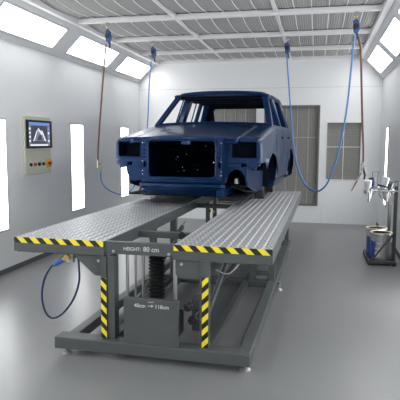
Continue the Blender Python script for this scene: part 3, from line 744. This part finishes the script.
def pail(x, y, lab, h=.30, r=.128):
    o = (x, y, .03)
    t = thing('paint_pail', lab, 'pail', o, 0, 'paint pails on the rack base')
    MB(o).lathe([(r*.93, 0), (r*.935, .01), (r*.97, h*.5), (r, h-.025), (r+.006, h-.02), (r+.006, h-.012), (r, h-.006), (r-.002, h)], (x, y, .03), 36).build('body', TIN, t, smooth=True)
    MB(o).lathe([(r+.003, h-.004), (r+.005, h+.004), (r-.004, h+.006), (r-.012, h-.0)], (x, y, .03), 36).build('lid', CREAM, t, smooth=True)
    def lab_(u0, u1, z0, z1, name, m, rr):
        MB(o).grid(lambda u, v: (x + rr(z0+(z1-z0)*v)*math.cos(u0+(u1-u0)*u), y + rr(z0+(z1-z0)*v)*math.sin(u0+(u1-u0)*u), .03+z0+(z1-z0)*v), 16, 2).build(name, m, t, smooth=True)
    rr = lambda z: r*(.935 + .065*z/(h-.025)) + .0015
    a = math.radians
    lab_(a(188), a(236), .03, .25, 'blue_label', TINB, rr)
    lab_(a(232), a(262), .05, .12, 'white_label', TINW, lambda z: rr(z)+.001)
    lab_(a(232), a(262), .15, .17, 'white_stripe', TINW, lambda z: rr(z)+.001)
    hp = [(x + (r+.008)*math.cos(w), y + (r+.008)*math.sin(w), .03 + h - .05 - .07*math.sin((w-PI))) for w in [PI + PI*k/14 for k in range(15)]]
    MB(o).tube(hp, .003, 6).build('wire_handle', CHROME, t, smooth=True)
pail(.797, 6.80, 'tin paint pail with blue label standing in front on the rack base', .345, .126)
pail(.777, 7.10, 'tin paint pail half hidden behind the front pail', .355, .126)

def spray_gun(x, y, z, lab, cup, cupm, rz=0., cs=1., tilt=0.):
    """a gravity gun hanging in the holder: body, nozzle, grip, trigger, cup on top"""
    t = thing('spray_gun', lab, 'spray gun', (x, y, z), rz, 'spray guns in the rack')
    m = MB()
    m.tube([(-.075, 0, .0), (-.06, 0, 0), (.06, 0, 0)], [.012, .017, .017], 14).build('barrel', GUNM, t, smooth=True)
    MB().lathe([(.024, 0), (.026, .02), (.016, .034)], (-.075, 0, 0), 16, rot=Matrix.Rotation(-PI/2, 3, 'Y')).build('air_cap', GUNM, t, smooth=True)
    MB().prism([(.01, -.005), (.05, -.005), (.075, -.13), (.045, -.14), (.025, -.06)], 'y', -.013, .013).build('grip', GUNM, t, .005)
    MB().tube(spline([(-.015, 0, .005), (-.03, 0, -.05), (.0, 0, -.095)]), .006, 8).build('trigger', GUNM, t, smooth=True)
    MB().lathe([(.010, 0), (.013, .02)], (.06, 0, 0), 12, rot=Matrix.Rotation(PI/2, 3, 'Y')).build('knob', BRASS, t, smooth=True)
    rt = Matrix.Rotation(tilt, 3, 'Y')
    c = MB()
    if cup == 'taper': c.lathe([(.012, 0), (.02, .02), (.042*cs, .045), (.048*cs, .12*cs), (.044*cs, .125*cs)], (0, 0, .012), 24, rot=rt)
    else: c.lathe([(.014, 0), (.03, .015), (.055*cs, .035), (.058*cs, .15*cs), (.05*cs, .158*cs)], (0, 0, .012), 24, rot=rt)
    c.build('cup', cupm, t, smooth=True)
    if cup != 'taper':
        MB().lathe([(.056*cs, .0), (.060*cs, .02)], Vector((0, 0, .012)) + rt @ Vector((0, 0, .022)), 24, rot=rt).build('cup_ring', NAVYH, t, smooth=True)
    return t
spray_gun(.625, 6.84, .875, 'silver spray gun with a white tapered cup, leftmost in the rack', 'taper', WCUP, 1.2, 1.0, -.1)
spray_gun(.775, 6.74, .905, 'silver spray gun with a big grey cup tilted on top', 'round', GCUP, .4, .95, .3)
spray_gun(.875, 6.86, .89, 'silver spray gun beside the post with a black cup', 'round', BLACKG, 1.9, .6, -.4)
spray_gun(.70, 6.98, .91, 'silver spray gun with a small navy cup behind the white one', 'taper', NAVYH, 2.2, .9, .2)

# ------------------------------------------------------------------ light and camera
w = bpy.data.worlds.new('world'); bpy.context.scene.world = w; w.use_nodes = True
w.node_tree.nodes['Background'].inputs[0].default_value = (.5, .5, .5, 1); w.node_tree.nodes['Background'].inputs[1].default_value = .05

cam = bpy.data.cameras.new('camera'); co = bpy.data.objects.new('camera', cam); C.objects.link(co)
cam.sensor_width = 36; cam.lens = 533.2 * 36 / 400; cam.clip_start = .05
co.matrix_world = Matrix.Translation((0, 0, 1.48)) @ Matrix.Rotation(.2148, 4, 'Z') @ Matrix.Rotation(PI/2, 4, 'X') @ Matrix.Rotation(-.1101, 4, 'X') @ Matrix.Rotation(.005, 4, 'Z')
sc = bpy.context.scene; sc.camera = co
sc.view_settings.view_transform = 'Standard'; sc.view_settings.look = 'None'; sc.view_settings.gamma = 1; sc.view_settings.exposure = .08
sc.view_settings.use_curve_mapping = False
sc.cycles.max_bounces = 8; sc.cycles.diffuse_bounces = 5
